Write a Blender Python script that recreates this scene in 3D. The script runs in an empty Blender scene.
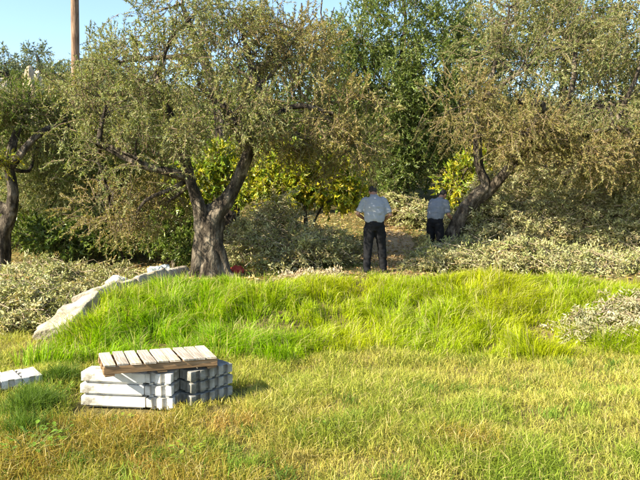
import bpy, bmesh, math
import numpy as np
from mathutils import Vector, Matrix, noise as mnoise

rng = np.random.default_rng(11)
S = bpy.context.scene
COL = S.collection
R = math.radians

# ------------------------------------------------------------------ camera, sky, sun, exposure
CAM_Z, FPX, HORIZON = 2.15, 630.0, 195.0
cam_data = bpy.data.cameras.new("camera")
cam_data.sensor_width = 36.0
cam_data.lens = 36.0 * FPX / 640.0
cam_data.clip_end = 3000
cam = bpy.data.objects.new("camera", cam_data)
COL.objects.link(cam)
cam.location = (0, 0, CAM_Z)
PITCH = math.atan((240.0 - HORIZON) / FPX)
cam.rotation_euler = (math.pi / 2 - PITCH, 0, 0)
S.camera = cam

SUN_EL, SUN_AZ = R(35), R(238)          # azimuth clockwise from +Y: light from the left, a little behind the camera
world = bpy.data.worlds.new("World")
S.world = world
world.use_nodes = True
wn = world.node_tree
wn.nodes.clear()
sky = wn.nodes.new("ShaderNodeTexSky")
sky.sky_type = 'NISHITA'
sky.sun_disc = False
sky.sun_elevation = SUN_EL
sky.sun_rotation = SUN_AZ
sky.air_density = 1.0
sky.dust_density = 0.6
sky.ozone_density = 2.2
bg = wn.nodes.new("ShaderNodeBackground")
bg.inputs[1].default_value = 0.105
wo = wn.nodes.new("ShaderNodeOutputWorld")
wn.links.new(sky.outputs[0], bg.inputs[0])
wn.links.new(bg.outputs[0], wo.inputs[0])

sun_data = bpy.data.lights.new("sun", 'SUN')
sun_data.energy = 5.0
sun_data.angle = R(0.53)
sun_data.color = (1.0, 0.91, 0.72)
sun = bpy.data.objects.new("sun", sun_data)
COL.objects.link(sun)
to_sun = Vector((math.sin(SUN_AZ) * math.cos(SUN_EL), math.cos(SUN_AZ) * math.cos(SUN_EL), math.sin(SUN_EL)))
sun.rotation_euler = to_sun.to_track_quat('Z', 'Y').to_euler()
sun.location = (-20, -10, 25)

S.view_settings.view_transform = 'Standard'
S.view_settings.look = 'None'
S.view_settings.exposure = 1.68
S.view_settings.gamma = 1.0
S.cycles.max_bounces = 6
S.cycles.diffuse_bounces = 3
S.cycles.transmission_bounces = 3
S.cycles.glossy_bounces = 2

# ------------------------------------------------------------------ helpers
def smooth(t):
    t = np.clip(t, 0, 1)
    return t * t * (3 - 2 * t)

_tab = np.random.default_rng(5).random((256, 256))
def vnoise(x, y, s=1.0, o=0):
    x = np.asarray(x, float) * s + 37.3 + o * 17.1
    y = np.asarray(y, float) * s + 11.7 + o * 31.9
    xi = np.floor(x).astype(int); yi = np.floor(y).astype(int)
    fx = x - xi; fy = y - yi
    fx = fx * fx * (3 - 2 * fx); fy = fy * fy * (3 - 2 * fy)
    a = _tab[xi & 255, yi & 255]; b = _tab[(xi + 1) & 255, yi & 255]
    c = _tab[xi & 255, (yi + 1) & 255]; d = _tab[(xi + 1) & 255, (yi + 1) & 255]
    return (a * (1 - fx) + b * fx) * (1 - fy) + (c * (1 - fx) + d * fx) * fy

def bank_foot(x):
    return 8.10 + 0.3 * np.sin(x * 0.8 + 0.6) + 0.2 * np.sin(x * 2.1)
def ledge_x(y):
    return -3.55 + (np.minimum(y, 13.5) - 9.3) * 0.33

def H(x, y):
    x = np.asarray(x, float); y = np.asarray(y, float)
    s = smooth((y - bank_foot(x)) / 2.5)
    t = smooth((x - ledge_x(y) + 0.35) / 0.7)
    left = 0.04 + 0.5 * smooth((y - 11.5) / 5.0)
    terrace = 0.61 * s
    back = smooth((y - 13.0) / 3.0)
    t = t * (1 - back) + back * smooth((x + 6) / 5.0)
    z = left * (1 - t) + np.maximum(terrace, left * 0) * t
    z = z + 0.17 * np.minimum(np.maximum(y - 14.5, 0), 20) * smooth((y - 14.5) / 3)
    z = z + 5.0 * smooth((y - 24) / 26.0)
    z = z + 2.2 * smooth((y - 27) / 14) * smooth((-x - 5) / 13)
    z = np.where(y > 60, z - 0.10 * (y - 60), z)          # over the top the land runs level again
    near = 1 - smooth((np.abs(y - 9) - 20) / 20)
    z = z + (vnoise(x, y, 0.9, 1) - .5) * 0.10 * near + (vnoise(x, y, 3.1, 2) - .5) * 0.035 * near
    z = z + (vnoise(x, y, 0.25, 3) - .5) * 1.2 * smooth((y - 20) / 15)
    return z
def Hs(x, y):
    return float(H(np.array([x]), np.array([y]))[0])

def px2w(px, py, D):
    """point at ground distance D seen at photo pixel px,py (640x480)."""
    return Vector(((px - 320.0) / FPX * D, D, CAM_Z - (py - HORIZON) / FPX * D))

def link(name, me, mat=None, parent=None):
    o = bpy.data.objects.new(name, me)
    COL.objects.link(o)
    if mat is not None and me is not None:
        me.materials.clear()
        me.materials.append(mat)
    if parent is not None:
        o.parent = parent
    return o
def tag(o, label=None, cat=None, group=None, kind=None):
    if label: o["label"] = label
    if cat: o["category"] = cat
    if group: o["group"] = group
    if kind: o["kind"] = kind
    return o
def thing(name, label, cat, loc=(0, 0, 0), rz=0.0, group=None):
    o = bpy.data.objects.new(name, None)
    o.empty_display_size = 0.2
    COL.objects.link(o)
    o.location = loc
    o.rotation_euler = (0, 0, rz)
    return tag(o, label, cat, group)

def np_mesh(name, V, F, col=None, smooth_shade=False):
    """V (n,3); F (m,k) all of one size k."""
    V = np.ascontiguousarray(V, dtype=np.float32); F = np.ascontiguousarray(F, dtype=np.int32)
    me = bpy.data.meshes.new(name)
    m, k = F.shape
    me.vertices.add(len(V)); me.vertices.foreach_set("co", V.ravel())
    me.loops.add(m * k); me.loops.foreach_set("vertex_index", F.ravel())
    me.polygons.add(m); me.polygons.foreach_set("loop_start", np.arange(0, m * k, k, dtype=np.int32))
    if smooth_shade:
        me.polygons.foreach_set("use_smooth", np.ones(m, dtype=bool))
    me.update(calc_edges=True)
    if col is not None:
        a = me.color_attributes.new("Col", 'FLOAT_COLOR', 'POINT')
        c = np.ones((len(V), 4), dtype=np.float32); c[:, :3] = col
        a.data.foreach_set("color", c.ravel())
    return me

def norm(v):
    return v / np.maximum(np.linalg.norm(v, axis=-1, keepdims=True), 1e-9)

class Tubes:
    """collects tapered tubes into one quad mesh"""
    def __init__(s): s.V = []; s.F = []; s.n = 0
    def add(s, pts, rad, sides=6, rough=0.0, seed=0):
        pts = np.asarray(pts, float); n = len(pts); rad = np.asarray(rad, float)
        tan = np.gradient(pts, axis=0); tan = norm(tan)
        ref = np.array([0.31, 0.95, 0.08]) if abs(tan[0][1]) < .8 else np.array([1., 0, 0])
        u = norm(np.cross(tan, ref)); v = np.cross(tan, u)
        a = np.linspace(0, 2 * math.pi, sides, endpoint=False)
        rr = np.ones((n, sides))
        if rough:
            ph = np.random.default_rng(seed).random(4) * 6
            L = np.linspace(0, 1, n)[:, None]
            rr += rough * (np.sin(3 * a[None] + ph[0] + L * 3) * .5 + np.sin(5 * a[None] + ph[1] - L * 5) * .35
                           + np.sin(2 * a[None] + ph[2] + L * 9) * .4 + np.random.default_rng(seed + 1).normal(0, .22, (n, sides)))
        ring = pts[:, None, :] + (u[:, None, :] * np.cos(a)[None, :, None] + v[:, None, :] * np.sin(a)[None, :, None]) * (rad[:, None] * rr)[:, :, None]
        i = np.arange(n - 1)[:, None] * sides; j = np.arange(sides)[None]; j2 = (j + 1) % sides
        q = np.stack([i + j, i + j2, i + sides + j2, i + sides + j], -1).reshape(-1, 4)
        s.V.append(ring.reshape(-1, 3)); s.F.append(q + s.n); s.n += n * sides
    def mesh(s, name, sm=True):
        return np_mesh(name, np.concatenate(s.V), np.concatenate(s.F), None, sm)

def many_twigs(P0, P1, P2, r0, r1, sides=3):
    """vectorised 3-point twigs"""
    n = len(P0)
    pts = np.stack([P0, P1, P2], 1)
    t = norm(P2 - P0)
    ref = np.where(np.abs(t[:, 2:3]) < .8, np.array([[0, 0, 1.]]), np.array([[1., 0, 0]]))
    u = norm(np.cross(t, ref)); v = np.cross(t, u)
    a = np.linspace(0, 2 * math.pi, sides, endpoint=False)
    rad = np.stack([r0, (r0 + r1) / 2, r1], 1)
    ring = pts[:, :, None, :] + (u[:, None, None, :] * np.cos(a)[None, None, :, None] + v[:, None, None, :] * np.sin(a)[None, None, :, None]) * rad[:, :, None, None]
    V = ring.reshape(-1, 3)
    base = np.arange(n)[:, None, None] * 3 * sides
    i = np.arange(2)[None, :, None] * sides; j = np.arange(sides)[None, None]; j2 = (j + 1) % sides
    F = np.stack(np.broadcast_arrays(base + i + j, base + i + j2, base + i + sides + j2, base + i + sides + j), -1).reshape(-1, 4)
    return V, F

def leaves(P, d, L, W, col, curl=0.15, tri=False):
    """diamond leaves. P base, d direction, L, W arrays, col (n,3)."""
    n = len(P)
    rnd = norm(rng.normal(size=(n, 3)))
    side = norm(np.cross(d, rnd)); nor = np.cross(d, side)
    if tri:
        V = np.stack([P + side * (W * .55)[:, None], P + d * L[:, None], P - side * (W * .55)[:, None]], 1).reshape(-1, 3)
        return V, np.arange(3 * n).reshape(n, 3), np.repeat(col, 3, axis=0)
    mid = P + d * (L * .45)[:, None] + nor * (L * curl * .5)[:, None]
    tip = P + d * L[:, None] - nor * (L * curl * .3)[:, None]
    V = np.stack([P, mid + side * (W / 2)[:, None], tip, mid - side * (W / 2)[:, None]], 1).reshape(-1, 3)
    F = np.arange(4 * n).reshape(n, 4)
    return V, F, np.repeat(col, 4, axis=0)

# ------------------------------------------------------------------ materials
def new_mat(name):
    m = bpy.data.materials.new(name); m.use_nodes = True
    nt = m.node_tree; nt.nodes.clear()
    out = nt.nodes.new("ShaderNodeOutputMaterial")
    return m, nt, out
def N(nt, t, **kw):
    n = nt.nodes.new(t)
    for k, v in kw.items(): setattr(n, k, v)
    return n

def leaf_mat(name, trans=0.35, rough=0.5, spec=0.35, tsat=1.0):
    m, nt, out = new_mat(name)
    at = N(nt, "ShaderNodeAttribute", attribute_name="Col")
    p = N(nt, "ShaderNodeBsdfPrincipled")
    p.inputs["Roughness"].default_value = rough
    p.inputs["Specular IOR Level"].default_value = spec
    nt.links.new(at.outputs["Color"], p.inputs["Base Color"])
    tr = N(nt, "ShaderNodeBsdfTranslucent")
    mx = N(nt, "ShaderNodeMix", data_type='RGBA', blend_type='MULTIPLY')
    mx.inputs[0].default_value = 1.0
    nt.links.new(at.outputs["Color"], mx.inputs[6])
    mx.inputs[7].default_value = (1.25, 1.25, 0.55, 1)
    nt.links.new(mx.outputs[2], tr.inputs[0])
    ms = N(nt, "ShaderNodeMixShader"); ms.inputs[0].default_value = trans
    nt.links.new(p.outputs[0], ms.inputs[1]); nt.links.new(tr.outputs[0], ms.inputs[2])
    nt.links.new(ms.outputs[0], out.inputs[0])
    return m

def noise_mat(name, stops, scale=4.0, detail=8, rough=0.9, bump=0.4, bscale=30.0, stretch=(1, 1, 1), spec=0.2, bdist=0.02, coord='Object'):
    m, nt, out = new_mat(name)
    tc = N(nt, "ShaderNodeTexCoord"); mp = N(nt, "ShaderNodeMapping")
    mp.inputs["Scale"].default_value = stretch
    nt.links.new(tc.outputs[coord], mp.inputs[0])
    n1 = N(nt, "ShaderNodeTexNoise"); n1.inputs["Scale"].default_value = scale; n1.inputs["Detail"].default_value = detail
    n1.inputs["Roughness"].default_value = 0.65
    nt.links.new(mp.outputs[0], n1.inputs["Vector"])
    cr = N(nt, "ShaderNodeValToRGB")
    cr.color_ramp.elements[0].position = stops[0][0]; cr.color_ramp.elements[0].color = (*stops[0][1], 1)
    cr.color_ramp.elements[1].position = stops[-1][0]; cr.color_ramp.elements[1].color = (*stops[-1][1], 1)
    for p_, c_ in stops[1:-1]:
        e = cr.color_ramp.elements.new(p_); e.color = (*c_, 1)
    nt.links.new(n1.outputs["Fac"], cr.inputs[0])
    p = N(nt, "ShaderNodeBsdfPrincipled")
    p.inputs["Roughness"].default_value = rough; p.inputs["Specular IOR Level"].default_value = spec
    nt.links.new(cr.outputs[0], p.inputs["Base Color"])
    if bump:
        n2 = N(nt, "ShaderNodeTexNoise"); n2.inputs["Scale"].default_value = bscale; n2.inputs["Detail"].default_value = 6
        nt.links.new(mp.outputs[0], n2.inputs["Vector"])
        b = N(nt, "ShaderNodeBump"); b.inputs["Strength"].default_value = bump; b.inputs["Distance"].default_value = bdist
        nt.links.new(n2.outputs["Fac"], b.inputs["Height"]); nt.links.new(b.outputs[0], p.inputs["Normal"])
    nt.links.new(p.outputs[0], out.inputs[0])
    return m

M_olive = leaf_mat("olive_leaf", 0.34, 0.6, 0.2)
M_dense = leaf_mat("dense_leaf", 0.30, 0.4, 0.4)
M_dry = leaf_mat("cut_leaf", 0.22, 0.6, 0.25)
M_grass = leaf_mat("grass_blade", 0.5, 0.5, 0.3)
M_meadow = leaf_mat("meadow_blade", 0.35, 0.6, 0.2)
M_bark = noise_mat("olive_bark", [(.36, (.012, .009, .006)), (.5, (.06, .047, .033)), (.64, (.20, .165, .12))], 7, 12, .95, 1.0, 14, (1, 1, .4), bdist=.09)
M_twig = noise_mat("twig_bark", [(.35, (.09, .06, .035)), (.65, (.22, .16, .10))], 6, 4, .9, 0)
M_drytwig = noise_mat("cut_twig", [(.35, (.18, .13, .08)), (.65, (.38, .31, .21))], 6, 4, .9, 0)
M_ground = noise_mat("soil_and_thatch", [(.32, (.05, .045, .014)), (.48, (.12, .10, .03)), (.62, (.17, .13, .05)), (.75, (.20, .12, .05))], 1.6, 12, 1.0, 1.0, 14, bdist=.06)
M_stone = noise_mat("ledge_stone", [(.3, (.14, .11, .075)), (.5, (.29, .25, .19)), (.7, (.44, .40, .33))], 3, 12, .95, .9, 12, bdist=.05)
M_palestone = noise_mat("pale_limestone", [(.3, (.26, .24, .20)), (.5, (.44, .42, .37)), (.7, (.55, .53, .48))], 4, 12, .95, .9, 14, bdist=.04)
M_rock = noise_mat("hill_rock", [(.3, (.24, .18, .11)), (.6, (.50, .41, .28))], 1.2, 12, .95, .9, 4, bdist=.2)
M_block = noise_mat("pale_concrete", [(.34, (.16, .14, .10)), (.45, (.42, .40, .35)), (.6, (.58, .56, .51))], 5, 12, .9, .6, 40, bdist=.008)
M_shadeblock = noise_mat("shade_toned_concrete", [(.3, (.08, .08, .06)), (.5, (.22, .21, .18)), (.7, (.36, .35, .31))], 6, 12, .95, .8, 30, bdist=.01)  # concrete toned darker: the angled lot's shade is put into its colour
M_plank = noise_mat("weathered_pallet_wood", [(.3, (.26, .19, .12)), (.5, (.46, .38, .28)), (.68, (.62, .55, .45))], 3.5, 10, .85, .5, 9, (1, 14, 6), bdist=.006)
M_beam = noise_mat("pallet_beam_wood", [(.3, (.12, .07, .035)), (.55, (.26, .16, .08)), (.7, (.36, .25, .15))], 3.5, 10, .85, .5, 9, (1, 10, 10), bdist=.006)
M_pole = noise_mat("pole_wood", [(.35, (.09, .05, .03)), (.5, (.22, .14, .09)), (.65, (.32, .22, .15))], 4, 12, .9, .8, 10, (4, 4, .3), bdist=.02)
M_skin = noise_mat("skin", [(.3, (.30, .15, .09)), (.7, (.42, .23, .15))], 8, 4, .55, .1, 60, spec=.4, bdist=.002)
M_hair = noise_mat("grey_hair", [(.3, (.012, .010, .009)), (.7, (.06, .052, .045))], 30, 6, .6, .6, 80, (4, 4, 1), bdist=.005)
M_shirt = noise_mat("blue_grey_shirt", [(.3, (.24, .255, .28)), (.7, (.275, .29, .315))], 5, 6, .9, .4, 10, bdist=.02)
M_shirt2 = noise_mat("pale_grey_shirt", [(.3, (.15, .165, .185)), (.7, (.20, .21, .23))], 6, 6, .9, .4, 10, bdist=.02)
M_trouser = noise_mat("black_trousers", [(.3, (.005, .005, .006)), (.7, (.010, .010, .012))], 5, 5, .85, .4, 9, bdist=.02)
M_shoe = noise_mat("black_leather", [(.3, (.012, .010, .009)), (.7, (.03, .025, .02))], 9, 4, .45, .2, 40, bdist=.003)
M_belt = noise_mat("brown_belt", [(.3, (.03, .018, .010)), (.7, (.06, .035, .02))], 9, 4, .5, .2, 40, bdist=.003)
M_red = noise_mat("red_cloth", [(.3, (.30, .03, .02)), (.7, (.48, .07, .05))], 6, 6, .9, .4, 14, bdist=.02)
M_white = noise_mat("white_plastic", [(.3, (.30, .35, .34)), (.7, (.48, .52, .50))], 5, 6, .5, .3, 10, bdist=.02)
M_eye = noise_mat("eye_white", [(.3, (.6, .58, .55)), (.7, (.7, .68, .65))], 5, 2, .3, 0)

# ------------------------------------------------------------------ ground: one sheet to the horizon
def axis(a, b, step, far, growth=1.35):
    core = list(np.arange(a, b + 1e-6, step)); s = step; x = b
    while x < far: s *= growth; x += s; core.append(x)
    s = step; x = a; lo = []
    while x > -far: s *= growth; x -= s; lo.append(x)
    return np.array(lo[::-1] + core)
gx = axis(-8, 9, 0.18, 900, 1.22); gy = axis(2.5, 19, 0.16, 900, 1.16)
GX, GY = np.meshgrid(gx, gy)
GZ = H(GX.ravel(), GY.ravel())
nx, ny = len(gx), len(gy)
i = np.arange(ny - 1)[:, None] * nx; j = np.arange(nx - 1)[None]
GF = np.stack([i + j, i + j + 1, i + nx + j + 1, i + nx + j], -1).reshape(-1, 4)
tag(link("ground", np_mesh("ground", np.stack([GX.ravel(), GY.ravel(), GZ], 1), GF, None, True), M_ground), kind="structure")

# worn earth path climbing behind the men
pn_, pm_ = 60, 14
ty_ = np.linspace(12.0, 21.0, pn_); V = []
for a in ty_:
    c0 = 1.50 + (a - 14) * .13; hw = .62 + .2 * math.sin(a * 1.7) + .12 * math.sin(a * 4.1 + 1)
    for b_ in np.linspace(-1, 1, pm_):
        x_ = c0 + b_ * hw + .06 * math.sin(a * 9 + b_ * 4); V.append((x_, a, Hs(x_, a) + .006 - .02 * max(0, abs(b_) - .85)))
V = np.array(V); i = np.arange(pn_ - 1)[:, None] * pm_; j = np.arange(pm_ - 1)[None]
M_path = noise_mat("tan_earth", [(.3, (.20, .13, .07)), (.55, (.34, .24, .13)), (.75, (.42, .32, .19))], 3, 10, 1.0, .9, 18, bdist=.04)
tag(link("path", np_mesh("path", V, np.stack([i + j, i + j + 1, i + pm_ + j + 1, i + pm_ + j], -1).reshape(-1, 4), None, True), M_path), kind="structure")

# ------------------------------------------------------------------ trees
OLIVE = [(.15, .18, .05), (.22, .24, .085), (.34, .34, .17), (.28, .24, .08), (.095, .125, .03), (.44, .43, .26)]
OLIVEW = [.27, .26, .15, .14, .12, .06]
BROWN = [(.21, .20, .06), (.30, .255, .09), (.27, .19, .075), (.40, .36, .18), (.12, .14, .03)]
BROWNW = [.28, .26, .2, .12, .14]
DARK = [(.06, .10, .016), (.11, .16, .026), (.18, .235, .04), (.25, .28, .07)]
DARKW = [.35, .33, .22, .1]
EVER = [(.07, .11, .018), (.12, .165, .03), (.19, .235, .055), (.25, .27, .09)]
EVERW = [.3, .33, .25, .12]
CITRUS = [(.14, .22, .02), (.22, .29, .025), (.45, .41, .02), (.58, .48, .025), (.32, .25, .04)]
CITRUSW = [.30, .24, .20, .18, .08]
CUT = [(.31, .31, .12), (.40, .39, .18), (.50, .47, .27), (.20, .22, .06), (.33, .25, .11)]
CUTW = [.3, .26, .12, .2, .12]
CUTB = [(.33, .32, .13), (.41, .39, .19), (.52, .49, .29), (.22, .23, .07), (.32, .23, .11)]
CUTBW = [.3, .26, .12, .2, .12]

def pick(pal, w, n, jitter=.16):
    c = np.array(pal)[rng.choice(len(pal), n, p=np.array(w) / sum(w))]
    return np.clip(c * (1 + rng.normal(0, jitter, (n, 1))) * (1 + rng.normal(0, .05, (n, 3))), .004, .8)

def curve(a, b, n=7, wob=.12, sag=0.0):
    a = np.asarray(a, float); b = np.asarray(b, float)
    t = np.linspace(0, 1, n)[:, None]
    L = np.linalg.norm(b - a)
    p = a * (1 - t) + b * t
    k = rng.normal(0, 1, (3, 3)) * wob * L
    for h in range(3):
        p = p + np.sin(math.pi * (h + 1) * t) * k[h] / (h + 1) ** 1.3
    p[:, 2] += (np.sin(math.pi * t) * sag * L)[:, 0]
    return p

def tree(name, label, cat, trunk_paths, lobes, pal, palw, leafL=.065, leafW=.017, per=34, twigL=(.3, .7), droop=.32,
         limb_from=None, mat=None, hole=.40, base=None, group=None, limb_r=.06, nscale=1.3, sky_shoots=(), leaf_spread=.9):
    """trunk_paths: list of (points, radii); lobes: (px,py,D,rx,ry,rz,count) ; limb_from: list of world points"""
    bx, by, bz = base
    root = thing(name, label, cat, base, group=group)
    off = np.array(base)
    T = Tubes()
    for k, (pts, rad) in enumerate(trunk_paths):
        pts = np.array([np.array(p) for p in pts], float)
        # resample smoothly
        n = len(pts); tt = np.linspace(0, n - 1, (n - 1) * 6 + 1)
        q = np.empty((len(tt), 3)); rr = np.interp(tt, np.arange(n), rad)
        for ax in range(3): q[:, ax] = np.interp(tt, np.arange(n), pts[:, ax])
        ker = np.array([1, 2, 3, 2, 1.]) / 9
        qp = np.pad(q, ((2, 2), (0, 0)), 'edge')
        q2 = np.stack([np.convolve(qp[:, ax], ker, 'valid') for ax in range(3)], 1); q2[0] = q[0]; q2[-1] = q[-1]
        T.add(q2 - off, rr, 18, .22, 10 * k + 3)
    TW0, TW1, TW2, R0 = [], [], [], []
    LP, LD, LL, LW, LC = [], [], [], [], []
    limb_from = [np.array(p, float) for p in limb_from]
    for lo in lobes:
        px, py, D, rx, ry, rz, cnt = lo[:7]
        cnt = int(cnt * 1.6)
        lp, lw = (lo[7], lo[8]) if len(lo) > 7 else (pal, palw)
        c = np.array(px2w(px, py, D))
        src = min(limb_from, key=lambda p: np.linalg.norm(p - c) + .6 * max(0, p[2] - c[2]))
        limb = curve(src, c, 9, .07, .06)
        T.add(limb - off, np.linspace(limb_r, limb_r * .35, 9), 7, .12, int(rng.integers(1e6)))
        u = norm(rng.normal(size=(cnt, 3)))
        r = .35 + .70 * rng.random(cnt) ** .6
        outline = np.array([mnoise.noise(Vector(x) * 1.7 + Vector(c)) for x in u])
        r = r * (1 + .38 * outline)
        P = c + u * r[:, None] * np.array([rx, ry, rz])
        keep = np.array([.6 * mnoise.noise(Vector(p) * nscale * .8) + .55 * mnoise.noise(Vector(p) * nscale * 2.0) for p in P]) * .5 + .5 > hole + .04 + rng.normal(0, .025, cnt)
        keep &= P[:, 2] > H(P[:, 0], P[:, 1]) + .25
        P = P[keep]; u = u[keep]; n = len(P)
        if n == 0: continue
        # secondary branches towards random twig spots
        for q in P[rng.choice(n, min(n, 9), replace=False)]:
            s = limb[int(rng.integers(4, 9))]
            b = curve(s, q, 6, .08, .05)
            T.add(b - off, np.linspace(limb_r * .24, .005, 6), 5)
        d = norm(u * .7 + rng.normal(0, .5, (n, 3)) + np.array([0, 0, 1.]) * (-droop * rng.random((n, 1)) * 1.6 + 1.1 * np.clip(u[:, 2:3], 0, 1)))
        TL = rng.uniform(twigL[0], twigL[1], n)
        p0 = P - d * (TL * .5)[:, None]
        p1 = P + np.array([0, 0, .06]) * TL[:, None]
        p2 = P + d * (TL * .5)[:, None] + np.array([0, 0, -.22 * droop]) * TL[:, None]
        TW0.append(p0); TW1.append(p1); TW2.append(p2); R0.append(np.full(n, .006) + rng.random(n) * .004)
        t = rng.random((n, per)) ** .8
        pos = ((1 - t) ** 2)[..., None] * p0[:, None] + (2 * t * (1 - t))[..., None] * p1[:, None] + (t ** 2)[..., None] * p2[:, None]
        ld = norm(d[:, None] * .9 + rng.normal(0, leaf_spread, (n, per, 3)) * .75 + np.array([0, 0, -droop * .3]))
        m = n * per
        LP.append(pos.reshape(-1, 3)); LD.append(ld.reshape(-1, 3))
        LL.append(leafL * rng.uniform(.65, 1.25, m)); LW.append(leafW * rng.uniform(.7, 1.25, m))
        # a twig's leaves share a tint
        cc = pick(lp, lw, n, .14)[:, None, :] * .45 + pick(lp, lw, m, .14).reshape(n, per, 3) * .55
        LC.append(cc.reshape(-1, 3))
    for (a, b, r) in sky_shoots:
        T.add(curve(np.array(a), np.array(b), 6, .03) - off, np.linspace(r, r * .4, 6), 6)
    link("trunk", T.mesh("trunk"), M_bark, root)
    st = 3 if base[1] > 16.1 else 1
    tw0, tw1, tw2, r0_ = (np.concatenate(q)[::st] for q in (TW0, TW1, TW2, R0))
    V, F = many_twigs(tw0 - off, tw1 - off, tw2 - off, r0_, np.full(len(r0_), .002))
    tag(link("twigs", np_mesh("twigs", V, F, None, True), M_twig, root), kind="stuff")
    V, F, C = leaves(np.concatenate(LP) - off, np.concatenate(LD), np.concatenate(LL), np.concatenate(LW), np.concatenate(LC), tri=base[1] > 14.0)
    tag(link("crown", np_mesh("crown", V, F, C), mat or M_olive, root), kind="stuff")
    return root

def on_ground(px, D):
    x = (px - 320) / FPX * D
    return (x, D, Hs(x, D))

# --- big forked olive, left of the middle
b = on_ground(212, 11.7)
W = lambda px, py, D: tuple(px2w(px, py, D))
fork = W(212, 216, 11.7)
rl = W(190, 178, 11.6); rr_ = W(236, 186, 11.7); rr2 = W(250, 150, 11.6); top_r = W(258, 90, 11.7); rl2 = W(178, 130, 11.7)
tree("olive_tree", "large olive tree with thick forked trunk behind the bright grass bank", "tree",
     [([(b[0] - .06, b[1], b[2] - .35), (b[0] - .03, b[1], b[2] + .05), W(210, 244, 11.7), W(212, 216, 11.7), W(224, 205, 11.7), rr_, rr2, W(262, 122, 11.7), top_r, W(245, 40, 11.9)],
       [.33, .265, .215, .20, .15, .125, .115, .10, .08, .04]),
      ([(b[0] - .1, b[1], b[2] + .1), W(205, 238, 11.68), W(202, 215, 11.65), W(196, 196, 11.6), rl, rl2, W(160, 90, 11.7)],
       [.19, .16, .13, .11, .10, .08, .035]),
      ([(b[0] + .55, b[1] - .1, b[2] - .12), (b[0] + .2, b[1], b[2] + .1), W(212, 240, 11.7)], [.06, .14, .2]),
      ([(b[0] - .62, b[1] - .15, b[2] - .2), (b[0] - .28, b[1] - .05, b[2] + .06), W(206, 240, 11.7)], [.06, .15, .2]),
      ([rr2, W(228, 112, 11.3), W(200, 85, 11.2)], [.12, .08, .04]),
      ([W(262, 122, 11.7), W(300, 105, 11.9), W(345, 120, 12.0)], [.07, .045, .02]),
      ([rl, W(140, 165, 11.3), W(100, 145, 11.2)], [.09, .06, .03])],
     [(108, 105, 11.3, 1.0, 1.1, .8, 260), (160, 72, 11.6, 1.2, 1.2, .85, 330), (140, 160, 11.2, 1.15, 1.0, .75, 300),
      (228, 62, 11.9, 1.3, 1.3, .9, 360), (292, 58, 12.2, 1.25, 1.2, .9, 330, BROWN, BROWNW), (236, 112, 10.9, 1.3, 1.0, .6, 330),
      (320, 112, 11.8, 1.2, 1.1, .85, 380, BROWN, BROWNW), (350, 152, 12.1, .85, .9, .65, 260, BROWN, BROWNW), (110, 205, 12.4, .9, .9, .6, 180, BROWN, BROWNW),
      (158, 205, 12.6, .6, .6, .6, 120, BROWN, BROWNW), (200, 15, 12.0, 1.2, 1.2, .7, 200), (275, 148, 12.3, .9, .7, .4, 150, BROWN, BROWNW), (300, 135, 11.4, .9, .7, .4, 150, BROWN, BROWNW), (120, 225, 12.0, .7, .6, .3, 110, BROWN, BROWNW), (190, 135, 10.9, .6, .6, .3, 80)],
     OLIVE, OLIVEW, leafL=.06, leafW=.0165, per=40, base=b, limb_from=[rl, rl2, rr2, top_r, W(160, 90, 11.7), W(345, 120, 12.0), W(100, 145, 11.2)], limb_r=.05, hole=.45)

# --- right olive, leaning trunk by the second man
b = on_ground(440, 14.3)
f2 = W(487, 186, 14.0)
tree("olive_tree", "spreading olive tree with leaning dark trunk above the tall brush heaps", "tree",
     [([(b[0], b[1], b[2] - .3), (b[0] + .1, b[1], b[2] + .15), W(462, 214, 14.1), W(478, 193, 14.0), f2, W(478, 168, 14.0), W(475, 140, 13.9), W(480, 100, 13.8)],
       [.20, .17, .14, .125, .115, .10, .085, .04]),
      ([W(470, 206, 14.05), W(490, 190, 14.0), W(505, 172, 13.8), W(530, 150, 13.5), W(560, 120, 13.3)], [.12, .105, .095, .075, .035]),
      ([W(505, 172, 13.8), W(545, 105, 13.0), W(515, 103, 12.6)], [.1, .08, .05]),
      ([W(530, 150, 13.5), W(585, 135, 13.2), W(612, 128, 13.1)], [.1, .07, .04])],
     [(458, 108, 13.4, .8, 1.0, .9, 260, BROWN, BROWNW), (530, 62, 13.6, 1.5, 1.4, 1.1, 460), (600, 105, 13.2, 1.4, 1.3, 1.0, 420),
      (645, 45, 13.6, 1.5, 1.3, 1.2, 380), (520, 130, 12.9, 1.1, 1.0, .65, 330, BROWN, BROWNW), (585, 155, 12.9, 1.2, 1.0, .6, 330, BROWN, BROWNW),
      (645, 150, 12.8, 1.1, 1.0, .75, 280, BROWN, BROWNW), (505, 12, 14.0, 1.1, 1.1, .8, 240), (585, 15, 13.9, 1.4, 1.2, .9, 300), (700, 100, 13.4, 1.3, 1.3, 1.2, 240)],
     OLIVE, OLIVEW, leafL=.06, leafW=.016, per=44, base=b, limb_from=[W(480, 100, 13.8), W(560, 120, 13.3), W(530, 150, 13.5), W(612, 128, 13.1)], limb_r=.06, hole=.465)

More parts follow.
